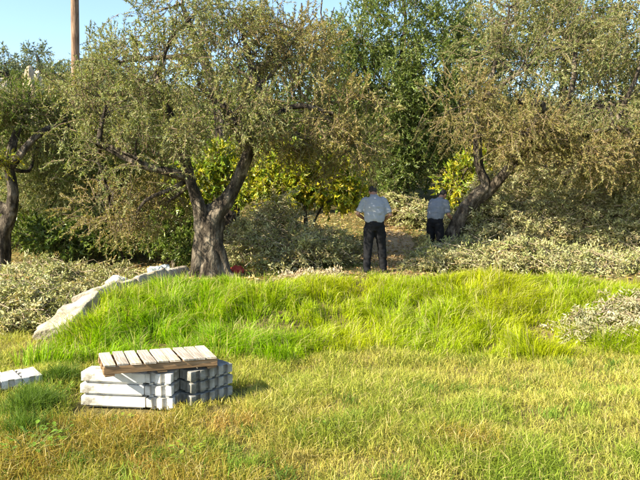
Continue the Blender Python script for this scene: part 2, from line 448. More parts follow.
# --- left-edge olive
b = on_ground(-4, 14.2)
tree("olive_tree", "olive tree with twisted dark trunk at the left edge above the cut branches", "tree",
     [([(b[0], b[1], b[2] - .3), W(0, 235, 14.2), W(12, 212, 14.1), W(14, 190, 14.0), W(10, 168, 14.0), W(16, 140, 14.2), W(30, 110, 14.4)], [.24, .17, .12, .115, .11, .08, .035]),
      ([W(13, 212, 14.1), W(-8, 203, 14.2), W(-30, 170, 14.2), W(-40, 130, 14.3)], [.12, .10, .08, .03]),
      ([W(10, 168, 14.0), W(40, 135, 14.2), W(70, 120, 14.6)], [.1, .07, .03])],
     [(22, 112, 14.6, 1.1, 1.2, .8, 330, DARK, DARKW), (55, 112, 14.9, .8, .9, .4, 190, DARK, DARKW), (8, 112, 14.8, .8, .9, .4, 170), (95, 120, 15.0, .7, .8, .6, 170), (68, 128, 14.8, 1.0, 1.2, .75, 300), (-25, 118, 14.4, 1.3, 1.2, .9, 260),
      (88, 160, 15.0, .7, .9, .6, 180, DARK, DARKW), (40, 150, 15.3, .9, .9, .5, 200), (2, 160, 13.6, .35, .4, .12, 40, CITRUS, CITRUSW)],
     OLIVE, OLIVEW, per=36, base=b, limb_from=[W(30, 110, 14.4), W(-40, 130, 14.3), W(70, 120, 14.6), W(10, 168, 14.0)], limb_r=.05, hole=.40)

# --- dense green tree in the middle
b = on_ground(404, 19.4)
tree("evergreen_tree", "tall dense dark green tree rising behind the two men", "tree",
     [([(b[0], b[1], b[2] - .3), W(402, 190, 19.4), W(406, 150, 19.4), W(398, 100, 19.4), W(402, 40, 19.4)], [.3, .24, .2, .16, .06]),
      ([W(404, 160, 19.4), W(430, 110, 19.3), W(450, 60, 19.2)], [.14, .1, .04]), ([W(404, 150, 19.4), W(375, 100, 19.4), W(355, 50, 19.5)], [.14, .1, .04])],
     [(400, 40, 19.2, 1.5, 1.5, 1.5, 520), (362, 45, 19.4, 1.1, 1.2, 1.3, 360), (440, 35, 19.4, 1.1, 1.2, 1.3, 380), (395, 110, 19.6, 1.2, 1.2, .9, 330),
      (435, 105, 19.5, .9, 1.0, .9, 240), (400, -20, 19.4, 1.6, 1.4, 1.1, 360), (360, 110, 19.7, 1.0, 1.0, .9, 230), (420, 150, 20.0, .9, .8, .7, 200), (375, 155, 20.2, 1.1, .8, .8, 260), (405, 165, 18.9, .9, .5, .6, 260), (385, 185, 18.9, .8, .5, .5, 180), (400, 130, 18.8, 1.0, .6, .7, 260), (380, 90, 18.6, 1.2, .8, 1.0, 300), (430, 70, 18.6, 1.1, .8, 1.0, 300), (440, 140, 19.6, 1.0, .8, .8, 200), (340, 75, 19.6, 1.1, 1.1, 1.3, 280), (465, 60, 19.6, .9, 1.0, 1.3, 230)],
     EVER, EVERW, leafL=.085, leafW=.027, per=28, base=b, limb_from=[W(402, 40, 19.4), W(450, 60, 19.2), W(355, 50, 19.5), W(398, 100, 19.4)], mat=M_dense, hole=.36, droop=.2, limb_r=.06)

# --- tall thin-crowned olive behind the forked one, with bare water shoots
b = on_ground(232, 18.5)
tree("olive_tree", "tall sparse olive tree with bare upright shoots behind the forked olive", "tree",
     [([(b[0], b[1], b[2] - .3), W(228, 170, 18.5), W(222, 110, 18.5), W(205, 60, 18.5), W(185, 10, 18.5)], [.28, .22, .2, .14, .05]),
      ([W(222, 110, 18.5), W(260, 70, 18.4), W(300, 40, 18.4)], [.15, .1, .04]), ([W(205, 60, 18.5), W(160, 60, 18.4), W(120, 65, 18.4)], [.1, .07, .03])],
     [(185, -8, 18.5, 1.5, 1.3, 1.1, 230), (245, 12, 18.3, 1.4, 1.2, .9, 190), (118, 62, 18.3, 1.0, 1.0, .9, 130), (160, 95, 18.5, 1.2, 1.2, .9, 220),
      (300, 55, 18.6, 1.2, 1.2, .8, 150), (98, 90, 18.5, .9, .9, .7, 120), (215, 120, 18.6, 1.5, 1.0, .8, 220), (165, 15, 18.0, .9, .9, .8, 110)],
     OLIVE, OLIVEW, leafL=.085, leafW=.023, per=32, base=b, limb_from=[W(185, 10, 18.5), W(300, 40, 18.4), W(120, 65, 18.4), W(205, 60, 18.5)], hole=.46, limb_r=.045,
     sky_shoots=[(W(246, 60, 18.2), W(248, -6, 18.2), .035), (W(303, 75, 18.0), W(302, 8, 18.0), .05), (W(318, 80, 18.0), W(322, 5, 18.0), .045), (W(286, 80, 18.1), W(284, 12, 18.1), .03), (W(320, 60, 18.0), W(334, 12, 18.0), .03)])

# --- broad olive thicket on the left between the trees
b = on_ground(95, 16.2)
tree("olive_tree", "low bushy olive with drooping foliage between left trunk and forked olive", "tree",
     [([(b[0], b[1], b[2] - .3), W(95, 215, 16.2), W(90, 180, 16.2), W(80, 150, 16.2)], [.22, .18, .14, .05]), ([W(93, 200, 16.2), W(125, 170, 16.1), W(150, 150, 16.0)], [.12, .08, .03])],
     [(62, 185, 15.8, .9, .9, .8, 260), (105, 190, 15.6, 1.0, .9, .8, 300), (150, 180, 16.0, 1.0, .9, .9, 280), (40, 215, 16.4, .8, .8, .6, 160, DARK, DARKW), (100, 140, 16.4, 1.1, .9, .8, 240),
      (130, 220, 15.9, 1.0, .7, .5, 240, BROWN, BROWNW), (185, 165, 16.6, .9, .8, .7, 170), (75, 225, 15.7, 1.0, .7, .45, 230), (175, 225, 16.2, .9, .7, .5, 200, BROWN, BROWNW), (30, 190, 16.2, .9, .8, .8, 220), (120, 160, 15.6, 1.0, .8, .7, 260)],
     OLIVE, OLIVEW, leafL=.075, leafW=.02, per=36, base=b, limb_from=[W(80, 150, 16.2), W(150, 150, 16.0), W(90, 180, 16.2)], hole=.40, limb_r=.04)

# --- low dark shrubs under the left trees
def shrub(px, D, label, lobes, pal, palw):
    b = on_ground(px, D)
    tree("shrub", label, "shrub", [([(b[0], b[1], b[2] - .2), (b[0] + .05, b[1], b[2] + .3), (b[0], b[1], b[2] + .6)], [.06, .05, .02])], lobes, pal, palw,
         leafL=.09, leafW=.035, per=30, base=b, limb_from=[(b[0], b[1], b[2] + .6), (b[0] + .05, b[1], b[2] + .3)], mat=M_dense, hole=.3, droop=.2, limb_r=.02, twigL=(.25, .5))
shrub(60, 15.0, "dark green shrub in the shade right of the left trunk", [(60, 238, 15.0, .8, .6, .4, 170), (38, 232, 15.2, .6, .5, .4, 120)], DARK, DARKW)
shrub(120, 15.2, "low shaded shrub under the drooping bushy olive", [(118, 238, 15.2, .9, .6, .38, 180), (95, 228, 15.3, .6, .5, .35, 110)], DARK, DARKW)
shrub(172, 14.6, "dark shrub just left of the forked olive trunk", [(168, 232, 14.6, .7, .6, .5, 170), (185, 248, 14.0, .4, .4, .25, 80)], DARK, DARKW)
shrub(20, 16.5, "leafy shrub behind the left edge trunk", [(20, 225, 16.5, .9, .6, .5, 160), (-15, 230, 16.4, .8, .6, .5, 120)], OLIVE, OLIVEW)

# --- citrus with yellow leaves
def citrus(px, D, label, lobes, palw=CITRUSW):
    b = on_ground(px, D); top = (b[0], b[1], b[2] + 1.3)
    tree("citrus_tree", label, "tree", [([(b[0], b[1], b[2] - .2), (b[0] + .03, b[1], b[2] + .6), top], [.09, .07, .03]),
         ([(b[0], b[1], b[2] + .5), (b[0] + .3, b[1], b[2] + 1.1)], [.05, .02]), ([(b[0], b[1], b[2] + .5), (b[0] - .3, b[1], b[2] + 1.1)], [.05, .02])],
         lobes, CITRUS, palw, leafL=.11, leafW=.05, per=20, base=b, limb_from=[top, (b[0] + .3, b[1], b[2] + 1.1)], mat=M_dense, hole=.36, droop=.3, limb_r=.025, twigL=(.3, .5))
citrus(305, 15.0, "yellow-leaved citrus tree behind the brown brush heap right of the fork", [(280, 188, 15.0, .8, .7, .5, 190), (322, 182, 15.0, .8, .7, .55, 200), (300, 158, 15.2, .9, .7, .45, 130), (350, 192, 14.9, .5, .5, .45, 110)])
citrus(222, 15.2, "green and yellow citrus bush seen through the fork of the big olive", [(205, 178, 15.2, .7, .7, .55, 110), (240, 185, 15.2, .6, .6, .55, 100), (172, 195, 14.8, .4, .4, .35, 50), (225, 158, 15.4, .7, .6, .4, 70)], [.4, .33, .12, .08, .07])
citrus(458, 16.0, "small yellow citrus bush behind the man on the right", [(456, 186, 16.0, .45, .45, .5, 80), (470, 168, 16.3, .45, .45, .4, 50)])

# --- backdrop trees, each of its own kind of shape
def back_tree(px, D, label, lobes, pal, palw, leafL=.12, leafW=.034, per=26, hole=.38, name="olive_tree"):
    b = on_ground(px, D); c = np.array(px2w(lobes[0][0], lobes[0][1], lobes[0][2])); mid = (b[0] * .6 + c[0] * .4, b[1] * .6 + c[1] * .4, b[2] * .5 + c[2] * .5)
    tree(name, label, "tree", [([(b[0], b[1], b[2] - .4), mid, tuple(c)], [.25, .18, .05])], lobes, pal, palw, leafL=leafL, leafW=leafW, per=per, base=b,
         limb_from=[mid, tuple(c)], hole=hole, limb_r=.06, twigL=(.5, 1.0))
back_tree(560, 21, "tall pale olive filling the upper right corner behind the leaning olive", [(560, 40, 21, 2.2, 1.6, 1.8, 330), (625, 20, 21, 2.0, 1.6, 1.8, 300), (510, 80, 21, 1.6, 1.4, 1.5, 230), (600, 100, 21, 2.0, 1.4, 1.4, 250), (690, 70, 21, 1.8, 1.5, 2, 200), (560, -20, 21, 1.8, 1.4, 1.1, 170), (485, 35, 21.3, 1.3, 1.2, 1.4, 200), (600, 60, 22, 2.2, 1.4, 1.6, 260), (520, 40, 22, 1.8, 1.4, 1.6, 220), (640, 110, 22, 1.8, 1.2, 1.3, 200)], OLIVE, OLIVEW, hole=.33)
back_tree(560, 19, "shrubby olive just above the tall brush heaps on the right", [(540, 150, 19, 1.6, 1.1, .9, 230), (600, 160, 19, 1.5, 1.1, .9, 230), (650, 150, 19, 1.5, 1.1, 1.2, 200), (490, 140, 19.3, 1.0, .9, .9, 140)], BROWN, BROWNW, hole=.34)
back_tree(330, 22, "green tree deep behind the yellow citrus", [(330, 120, 22, 1.9, 1.4, 1.5, 260), (290, 150, 22, 1.6, 1.2, 1.0, 200), (345, 60, 22.5, 1.4, 1.3, 1.3, 170), (370, 160, 22, 1.5, 1.2, .9, 190), (250, 130, 22, 1.4, 1.2, 1.2, 180), (290, 75, 22.5, 1.5, 1.2, 1.3, 190), (235, 85, 23, 1.4, 1.2, 1.1, 150)], DARK, DARKW, hole=.34, name="evergreen_tree")
back_tree(450, 23, "dark tree behind the dense green one, right of the path", [(445, 120, 23, 1.6, 1.3, 1.6, 230), (410, 170, 23, 1.5, 1.2, .7, 150), (480, 160, 23, 1.6, 1.2, .9, 190), (470, 90, 23, 1.2, 1.2, 1.3, 130)], DARK, DARKW, hole=.34, name="evergreen_tree")
back_tree(150, 24, "bushy green tree on the slope behind the pole side of the forked olive", [(150, 130, 24, 2.3, 1.5, 1.5, 300), (90, 150, 24, 2.2, 1.5, 1.4, 270), (200, 150, 24, 1.9, 1.4, 1.5, 220), (120, 195, 23, 2.4, 1.2, .9, 230), (190, 200, 23, 1.6, 1.2, .8, 150)], OLIVE, OLIVEW, hole=.34)
back_tree(25, 25, "dark bushy tree behind the left edge olive", [(25, 140, 25, 2.3, 1.5, 1.6, 280), (-40, 150, 25, 2.2, 1.5, 1.6, 240), (60, 185, 24.5, 2.2, 1.4, 1.2, 220), (0, 205, 24, 2.0, 1.3, 1.0, 170)], DARK, DARKW, hole=.34, name="evergreen_tree")
back_tree(115, 33, "wispy grey tree on the skyline right of the wooden pole", [(115, 62, 33, 1.5, 1.2, 1.6, 90), (95, 85, 33, 1.6, 1.3, 1.2, 110), (140, 90, 33, 1.6, 1.2, 1.2, 110)], [(.12, .15, .08), (.18, .20, .12)], [.5, .5], leafL=.16, leafW=.04, hole=.42)
back_tree(12, 38, "grey shrub on the skyline beside the pale rocks at the left", [(10, 66, 38, 1.3, 1.2, .9, 90), (-15, 75, 38, 1.5, 1.2, 1.0, 90)], [(.12, .15, .08), (.18, .20, .12)], [.5, .5], leafL=.18, leafW=.045, hole=.40)
back_tree(46, 40, "thin shrub growing behind the pale skyline rock left of the pole", [(42, 58, 40, .9, .9, .7, 50), (60, 76, 39, 1.4, 1.0, .8, 80)], [(.12, .15, .08), (.18, .20, .12)], [.5, .5], leafL=.18, leafW=.045, hole=.40)

# ------------------------------------------------------------------ wooden pole
pb = on_ground(77, 24.0)
pt = px2w(81.5, -40, 23.2)
T = Tubes(); k = np.linspace(0, 1, 14)[:, None]
pp = np.array((pb[0], pb[1], pb[2] - .5)) * (1 - k) + np.array(pt) * k
pole = thing("utility_pole", "bare round wooden utility pole against the sky at upper left", "pole", pb)
T.add(pp - np.array(pb), np.linspace(.165, .135, 14), 16, .02, 4)
link("shaft", T.mesh("shaft"), M_pole, pole)
for zz in (.42, .46):
    T = Tubes()
    c = np.array(pb) * (1 - zz) + np.array(pt) * zz - np.array(pb)
    T.add([c - (0, 0, .02), c - (0, 0, .019), c + (0, 0, .019), c + (0, 0, .02)], [.12, .168, .168, .12], 16)
    link("metal_band", T.mesh("metal_band"), M_stone, pole)

# ------------------------------------------------------------------ rocks
def rock_mesh(name, r, seed, sub=4, amp=.28, flat=1.0):
    bm = bmesh.new()
    bmesh.ops.create_icosphere(bm, subdivisions=sub, radius=1.0)
    for v in bm.verts:
        p = v.co.copy()
        q = Vector((seed * 3.1, seed * 1.7, seed * 5.3))
        d = 1 + amp * mnoise.noise(p * 1.3 + q) + amp * .5 * mnoise.noise(p * 3.1 + q) + amp * .22 * mnoise.noise(p * 8 + q)
        # a few flattened facets
        v.co = Vector((p.x * r[0], p.y * r[1], p.z * r[2] * flat)) * d
    me = bpy.data.meshes.new(name); bm.to_mesh(me); bm.free()
    return me
def rock(name, label, loc, r, seed, mat, cat="rock", rz=0, sub=4, amp=.28):
    o = link(name, rock_mesh(name, r, seed, sub, amp), mat)
    o.location = loc; o.rotation_euler = (0, 0, rz)
    return tag(o, label, cat)
p = px2w(38, 70, 34); rock("boulder", "pointed pale rock on the skyline left of the wooden pole", (p.x, p.y, Hs(p.x, p.y) + max(0, 0)), (.6, .7, max(.8, p.z - Hs(p.x, p.y) + .1)), 3, M_rock)
p = px2w(-2, 88, 36); rock("boulder", "pale tan rock on the slope at the far left edge", (p.x, p.y, Hs(p.x, p.y)), (1.1, 1.0, max(1.0, p.z - Hs(p.x, p.y) + .4)), 7, M_rock)

# stone ledge along the left border of the grass bank: slabs end to end
ledge_pts = [(-3.78, 8.75, .10), (-3.62, 9.75, .26), (-3.36, 10.7, .45), (-3.05, 11.6, .58), (-2.75, 12.3, .6)]
LEDGE_LABELS = ["lowest pale stone slab of the ledge, nearest the pallet", "second stone slab up the ledge beside the grass bank", "third stone slab up the ledge, above the round white stone", "uppermost stone slab of the ledge below the forked olive"]
for k in range(4):
    a = Vector(ledge_pts[k]); c = Vector(ledge_pts[k + 1]); mid = (a + c) / 2; d = c - a
    bm = bmesh.new()
    bmesh.ops.create_cube(bm, size=1.0)
    bmesh.ops.subdivide_edges(bm, edges=bm.edges[:], cuts=13, use_grid_fill=True)
    L = d.length
    for v in bm.verts:
        q = v.co.copy()
        wv = Vector((k * 5.3, 2.1, 7.7))
        w_ = .66 + .2 * mnoise.noise(Vector((q.y * 3 + k * 9, 1, 2)))
        v.co = Vector((q.x * w_, q.y * L * .985, q.z * .34))
        if abs(q.x) > .45 and abs(q.z) > .45: v.co.x *= .93; v.co.z *= .93
        n_ = mnoise.noise(v.co * 3.0 + wv) * .06 + mnoise.noise(v.co * 8 + wv) * .03 + mnoise.noise(v.co * 19 + wv) * .012
        v.co += Vector((q.x, q.y * .15, q.z)).normalized() * n_
    for f in bm.faces: f.smooth = True
    me = bpy.data.meshes.new("stone_slab"); bm.to_mesh(me); bm.free()
    o = link("stone_slab", me, M_stone)
    o.location = (mid.x, mid.y, (Hs(a.x + .45, a.y) + Hs(c.x + .45, c.y)) / 2 - .10 + (0, .07, .09, .03)[k])
    dz = Hs(c.x + .45, c.y) - Hs(a.x + .45, a.y)
    o.rotation_euler = (math.atan2(dz, L), R(-22), math.atan2(d.y, d.x) - math.pi / 2)
    tag(o, LEDGE_LABELS[k], "stone slab", "stone slabs of the ledge")
p = px2w(118, 287, 10.7)
rock("boulder", "round whitish stone glaring in the sun on the stone ledge", (p.x - .05, p.y, p.z + .07), (.17, .15, .12), 12, M_palestone, "stone", sub=4, amp=.3)
p = px2w(165, 272, 12.2)
rock("boulder", "flat grey rock between the ledge and the forked trunk", (p.x - .1, p.y + .45, Hs(p.x, p.y) + .15), (.6, .42, .42), 15, M_stone, "rock", sub=4)

# ------------------------------------------------------------------ heaps of cut branches
def brush_pile(label, cx, cy, rx, ry, h, nb, pal, palw, per=62, L=(.45, 1.0), leafL=.08, leafW=.025, rz=0, group="heaps of cut olive branches", bare=.22, mat=None, lean=0.0):
    base = (cx, cy, Hs(cx, cy)); root = thing("brush_pile", label, "brush pile", base, group=group)
    off = np.array(base)
    a = rng.random(nb) * 2 * math.pi; r = np.sqrt(rng.random(nb))
    lx = r * np.cos(a) * rx; ly = r * np.sin(a) * ry
    X = cx + lx * math.cos(rz) - ly * math.sin(rz); Y = cy + lx * math.sin(rz) + ly * math.cos(rz)
    lump = .35 + 1.15 * vnoise(X, Y, 1.5, 9)
    top = h * np.sqrt(np.clip(1 - r ** 2, 0.02, 1)) * lump
    Z = H(X, Y) + .03 + top * (1 - .6 * rng.random(nb) ** 2.0)
    d = rng.normal(0, 1, (nb, 3)); d[:, 2] = np.abs(d[:, 2]) * .55 - .18
    d[:, 0] += (X - cx) / rx * .8; d[:, 1] += (Y - cy) / ry * .6
    d = norm(d)
    TL = rng.uniform(L[0], L[1], nb)
    P = np.stack([X, Y, Z], 1)
    p0 = P - d * (TL * .5)[:, None]; p2 = P + d * (TL * .5)[:, None]
    p0[:, 2] = np.maximum(p0[:, 2], H(p0[:, 0], p0[:, 1]) + .01)
    p2[:, 2] -= .1 * TL; p2[:, 2] = np.maximum(p2[:, 2], H(p2[:, 0], p2[:, 1]) + .02)
    p1 = P + rng.normal(0, .06, (nb, 3)) * TL[:, None]; p1[:, 2] += .08 * TL
    V, F = many_twigs(p0 - off, p1 - off, p2 - off, rng.uniform(.004, .012, nb), np.full(nb, .002), 4)
    tag(link("branches", np_mesh("branches", V, F, None, True), M_drytwig, root), kind="stuff")
    leafy = rng.random(nb) > bare
    p0, p1, p2, dd = p0[leafy], p1[leafy], p2[leafy], d[leafy]; n = len(p0)
    t = .15 + .85 * rng.random((n, per))
    pos = ((1 - t) ** 2)[..., None] * p0[:, None] + (2 * t * (1 - t))[..., None] * p1[:, None] + (t ** 2)[..., None] * p2[:, None]
    pos += rng.normal(0, .03, pos.shape)
    ld = norm(dd[:, None] * .8 + rng.normal(0, .75, (n, per, 3)))
    m = n * per
    cc = pick(pal, palw, n, .12)[:, None, :] * .5 + pick(pal, palw, m, .15).reshape(n, per, 3) * .5
    V, F, C = leaves(pos.reshape(-1, 3) - off, ld.reshape(-1, 3), leafL * rng.uniform(.6, 1.3, m), leafW * rng.uniform(.7, 1.3, m), cc.reshape(-1, 3), .2, tri=cy > 13.9)
    tag(link("cut_leaves", np_mesh("cut_leaves", V, F, C), mat or M_dry, root), kind="stuff")
    return root
brush_pile("pale heap of cut olive branches left of the stone ledge", -5.05, 10.9, 1.55, 1.7, .55, 620, CUT, CUTW)
brush_pile("low pale scatter of branches behind the heap, below the left tree", -5.4, 13.2, 1.7, .9, .5, 330, CUT, CUTW)
brush_pile("brownish mound of twigs just right of the forked olive trunk", -.68, 13.1, 1.25, .8, 1.25, 640, CUTB, CUTBW, bare=.25)
brush_pile("dark low tangle of branches left of the standing man", .15, 13.9, .7, .6, .6, 200, BROWN, BROWNW, bare=.3)
brush_pile("pale brush heap up the path between the two men", 2.45, 18.6, 1.1, .8, .9, 260, CUT, CUTW, leafL=.1, leafW=.03)
brush_pile("long pale row of cut branches along the top of the grass bank", 4.6, 12.35, 2.75, .5, .42, 820, CUT, CUTW)
brush_pile("pale cuttings at the feet of the man on the right", 2.55, 12.75, .5, .5, .45, 190, CUT, CUTW)
brush_pile("leafy cuttings piled against the foot of the leaning olive trunk", 3.2, 13.35, .5, .45, .5, 190, CUT, CUTW)
brush_pile("tall brush heap beside the leaning trunk, right of the men", 4.35, 14.9, 1.7, 1.0, 2.3, 1250, CUTB, CUTBW, bare=.15)
brush_pile("tall brush heap at the right edge behind the pale row", 7.1, 14.6, 1.6, 1.0, 2.3, 1150, CUTB, CUTBW, bare=.15)
brush_pile("small grey dry branch heap lying on the grass bank at right", 4.3, 8.95, .8, .42, .36, 120, [(.38, .36, .2), (.46, .43, .28), (.28, .27, .12), (.36, .28, .15)], [.4, .25, .2, .15], L=(.3, .8), bare=.3, per=46, leafL=.07, leafW=.02)
brush_pile("thin litter of dry twigs on the bank top before the men", -.1, 11.6, .6, .3, .08, 60, [(.42, .33, .2), (.5, .42, .28)], [.5, .5], L=(.2, .5), bare=.3, group="heaps of cut olive branches")

# ------------------------------------------------------------------ hillside scrub, one mass
n = 5000
sx = rng.uniform(-34, 34, n); sy = rng.uniform(20, 56, n)
ok = (vnoise(sx, sy, .35, 6) > .2); sx, sy = sx[ok], sy[ok]; n = len(sx)
sz = H(sx, sy); per = 20
hh = rng.uniform(.4, 1.3, n)
u = norm(rng.normal(size=(n, per, 3))); u[..., 2] = np.abs(u[..., 2])
pos = np.stack([sx, sy, sz], 1)[:, None] + u * (hh[:, None] * rng.random((n, per)) ** .4)[..., None] * np.array([.8, .8, 1])
m = n * per
cc = pick([(.07, .09, .025), (.12, .13, .05), (.17, .15, .07)], [.45, .35, .2], n)[:, None] * np.ones((1, per, 1))
V, F, C = leaves(pos.reshape(-1, 3), norm(rng.normal(size=(m, 3)) + [0, 0, .3]), rng.uniform(.1, .24, m), rng.uniform(.05, .11, m), cc.reshape(-1, 3), tri=True)
tag(link("hillside_scrub", np_mesh("hillside_scrub", V, F, C), M_dense), "low scrub covering the slope behind the olive trees", "scrub", kind="stuff")

# ------------------------------------------------------------------ grass
def blades(name, label, X, Y, hgt, wid, col, lean, mat, z_off=0.0, ang=None, dirbias=(0, 0), slim=False):
    n = len(X); Z = H(X, Y) - .01 + z_off
    a = rng.random(n) * 2 * math.pi if ang is None else ang
    ld = np.stack([np.cos(a) + dirbias[0], np.sin(a) + dirbias[1], np.zeros(n)], 1)
    b = rng.random(n) * 2 * math.pi
    side = np.stack([np.cos(b), np.sin(b), np.zeros(n)], 1) * (wid / 2)[:, None]
    P = np.stack([X, Y, Z], 1); up = np.array([0, 0, 1.])
    l1 = lean * hgt
    m1 = P + up * (hgt * .55)[:, None] + ld * (l1 * .3)[:, None]
    tip = P + up * (hgt * (1 - .35 * np.clip(lean, 0, 1.2)))[:, None] + ld * l1[:, None]
    if slim:
        V = np.stack([P, m1 + side, tip, m1 - side], 1).reshape(-1, 3)
        k = np.arange(n)[:, None] * 4
        F = np.concatenate([k + np.array([[0, 1, 3]]), k + np.array([[3, 1, 2]])])
        return tag(link(name, np_mesh(name, V, F, np.repeat(col, 4, axis=0)), mat), label, "grass", kind="stuff")
    V = np.stack([P - side, P + side, m1 + side * .8, m1 - side * .8, tip], 1).reshape(-1, 3)
    k = np.arange(n)[:, None] * 5
    F = np.concatenate([k + np.array([[0, 1, 2]]), k + np.array([[0, 2, 3]]), k + np.array([[3, 2, 4]])])
    o = link(name, np_mesh(name, V, F, np.repeat(col, 5, axis=0)), mat)
    return tag(o, label, "grass", kind="stuff")

# lush bank
n = 180000
X = rng.uniform(-4.2, 8.6, n); Y = rng.uniform(7.7, 12.2, n)
s = (Y - bank_foot(X)) / 2.5
tuft = np.clip(.5 + 1.5 * (.65 * vnoise(X, Y, 2.4, 21) + .35 * vnoise(X, Y, 6.0, 27) - .5), 0, 1); tuft2 = vnoise(X, Y, .8, 22)
edge = smooth((s + .10 + .25 * (vnoise(X, Y, 1.5, 23) - .5)) / .22) * (1 - smooth((s - .98 - .2 * (tuft2 - .5)) / .35))
edge *= smooth((X - ledge_x(Y) - .12 - .22 * smooth((Y - 9.4) / .6) - .2 * vnoise(X, Y, 2, 40)) / .2)
edge *= 1 - .75 * np.exp(-(((X - 4.3) / .8) ** 2 + ((Y - 8.95) / .42) ** 2))
edge *= .22 + .78 * smooth((tuft - .15) / .35)
keep = rng.random(n) < edge
X, Y, tuft, tuft2, s = X[keep], Y[keep], tuft[keep], tuft2[keep], s[keep]; n = len(X)
hg = (.07 + .33 * tuft + .08 * tuft2) * rng.uniform(.6, 1.25, n) * (1 - .45 * smooth((s - .75) / .4))
yel = smooth(.75 * vnoise(X, Y, .8, 24) + .25 * vnoise(X, Y, 2.5, 29) + (X - 1) * .06)[:, None]
c = np.array([.23, .385, .008]) * (1 - yel) + np.array([.44, .47, .012]) * yel
dry = rng.random((n, 1)) < .11
hg = np.where(dry[:, 0], hg * 1.25, hg)
c = np.where(dry, np.array([.42, .38, .14]), c) * (1 + rng.normal(0, .18, (n, 1)))
blades("bank_grass", "tall bright green grass on the bank in front of the men", X, Y, hg, rng.uniform(.007, .014, n), np.clip(c, .008, .7), np.abs(rng.normal(.62, .32, n)), M_grass, ang=vnoise(X, Y, 1.9, 28) * 14 + rng.normal(0, .8, n), dirbias=(.15, -.25))

# foreground meadow
n = 285000
Y = 3.6 + 5.6 * rng.random(n) ** 1.25; X = (rng.random(n) * 2 - 1) * (Y * .52 + 1.6)
s = (Y - bank_foot(X)) / 2.5
left = X < ledge_x(Y) - .2
big = vnoise(X, Y, .9, 31); mid_ = vnoise(X, Y, 2.6, 32); fine = vnoise(X, Y, 7, 33)
keep = (rng.random(n) < (.35 + .65 * smooth((fine * .6 + mid_ * .4 - .25) / .3))) & ((s < .12) | left)
keep &= ~((X > -2.45) & (X < -1.40) & (Y > 5.82 + rng.normal(0, .03, n)) & (Y < 6.35))
keep &= ~((X > -1.5) & (X < -.75) & (np.abs(Y - (6.3 + (X + 1.3) * .9)) < .25))
keep &= ~((X > -4.3) & (X < -2.9) & (Y > 5.9) & (Y < 7.1) & (Y - 6.75 > (X + 3.0) * .78 - .10))
X, Y, big, mid_, fine = X[keep], Y[keep], big[keep], mid_[keep], fine[keep]; n = len(X)
hg = (.05 + .10 * mid_ + .05 * big) * rng.uniform(.5, 1.5, n)
g = smooth((big * .6 + mid_ * .4 - .36) / .26)[:, None]
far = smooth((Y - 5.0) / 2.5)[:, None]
rust = (smooth((vnoise(X, Y, 1.1, 35) - .42) / .2) * smooth((6.9 - Y) / 1.3) * (1 - .8 * smooth((X + 1.2) / 1.6)))[:, None]
for (qx, qy, qr) in ((-1.7, 5.45, .55), (-2.15, 5.0, .5), (-.9, 5.6, .4), (-1.3, 4.9, .45), (1.2, 5.2, .35)):
    rust = np.maximum(rust, 1.25 * (np.exp(-((X - qx) ** 2 + (Y - qy) ** 2) / qr ** 2) * (.4 + fine))[:, None])
rust = np.clip(rust, 0, 1.4)
c = np.array([.40, .375, .075]) * (1 - g) + np.array([.21, .28, .026]) * g
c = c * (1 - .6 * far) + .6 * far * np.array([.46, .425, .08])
c = c * (1 - .5 * rust) + .5 * rust * np.array([.38, .17, .045])
rr = rng.random((n, 1))
c = np.where(rr < .12, np.array([.52, .42, .17]), np.where(rr > .88, np.array([.15, .21, .022]), c)) * (1 + rng.normal(0, .2, (n, 1)))
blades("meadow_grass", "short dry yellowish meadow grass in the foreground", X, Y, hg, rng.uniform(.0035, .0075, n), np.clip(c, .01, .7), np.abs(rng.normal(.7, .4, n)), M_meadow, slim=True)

# longer tufts in the meadow
n = 36000
tc = 240
ty = 3.9 + 4.6 * rng.random(tc); tx = (rng.random(tc) * 2 - 1) * (ty * .52 + 1.2)
extra = np.array([(-2.75, 6.05), (-2.9, 6.2), (-2.62, 6.15), (-2.8, 5.9), (-2.6, 5.4), (-2.9, 6.9)])
tx = np.concatenate([tx, np.repeat(extra[:, 0], 9)]); ty = np.concatenate([ty, np.repeat(extra[:, 1], 9)])
w_ = rng.integers(0, len(tx), n); rad = np.abs(rng.normal(0, .11, n)); an = rng.random(n) * 6.283
X = tx[w_] + rad * np.cos(an); Y = ty[w_] + rad * np.sin(an)
tcol = pick([(.15, .22, .025), (.22, .26, .035), (.34, .30, .08), (.12, .19, .02)], [.3, .25, .25, .2], len(tx))
tcol[tc:] = np.array([.09, .15, .016]); big_t = rng.uniform(.10, .2, len(tx)); big_t[tc:] = .26
far_ok = ~((tx > -2.7) & (tx < -.7) & (ty > 5.4) & (ty < 7.0))
keep = ((Y - bank_foot(X)) < .3) & far_ok[w_]
c = tcol[w_] * (1 + rng.normal(0, .2, (n, 1)))
blades("grass_tufts", "longer grass tufts scattered through the meadow", X[keep], Y[keep], (big_t[w_] * rng.uniform(.5, 1.2, n))[keep], rng.uniform(.004, .008, n)[keep], np.clip(c, .01, .7)[keep], np.abs(rng.normal(.55, .3, n))[keep], M_meadow, slim=True)

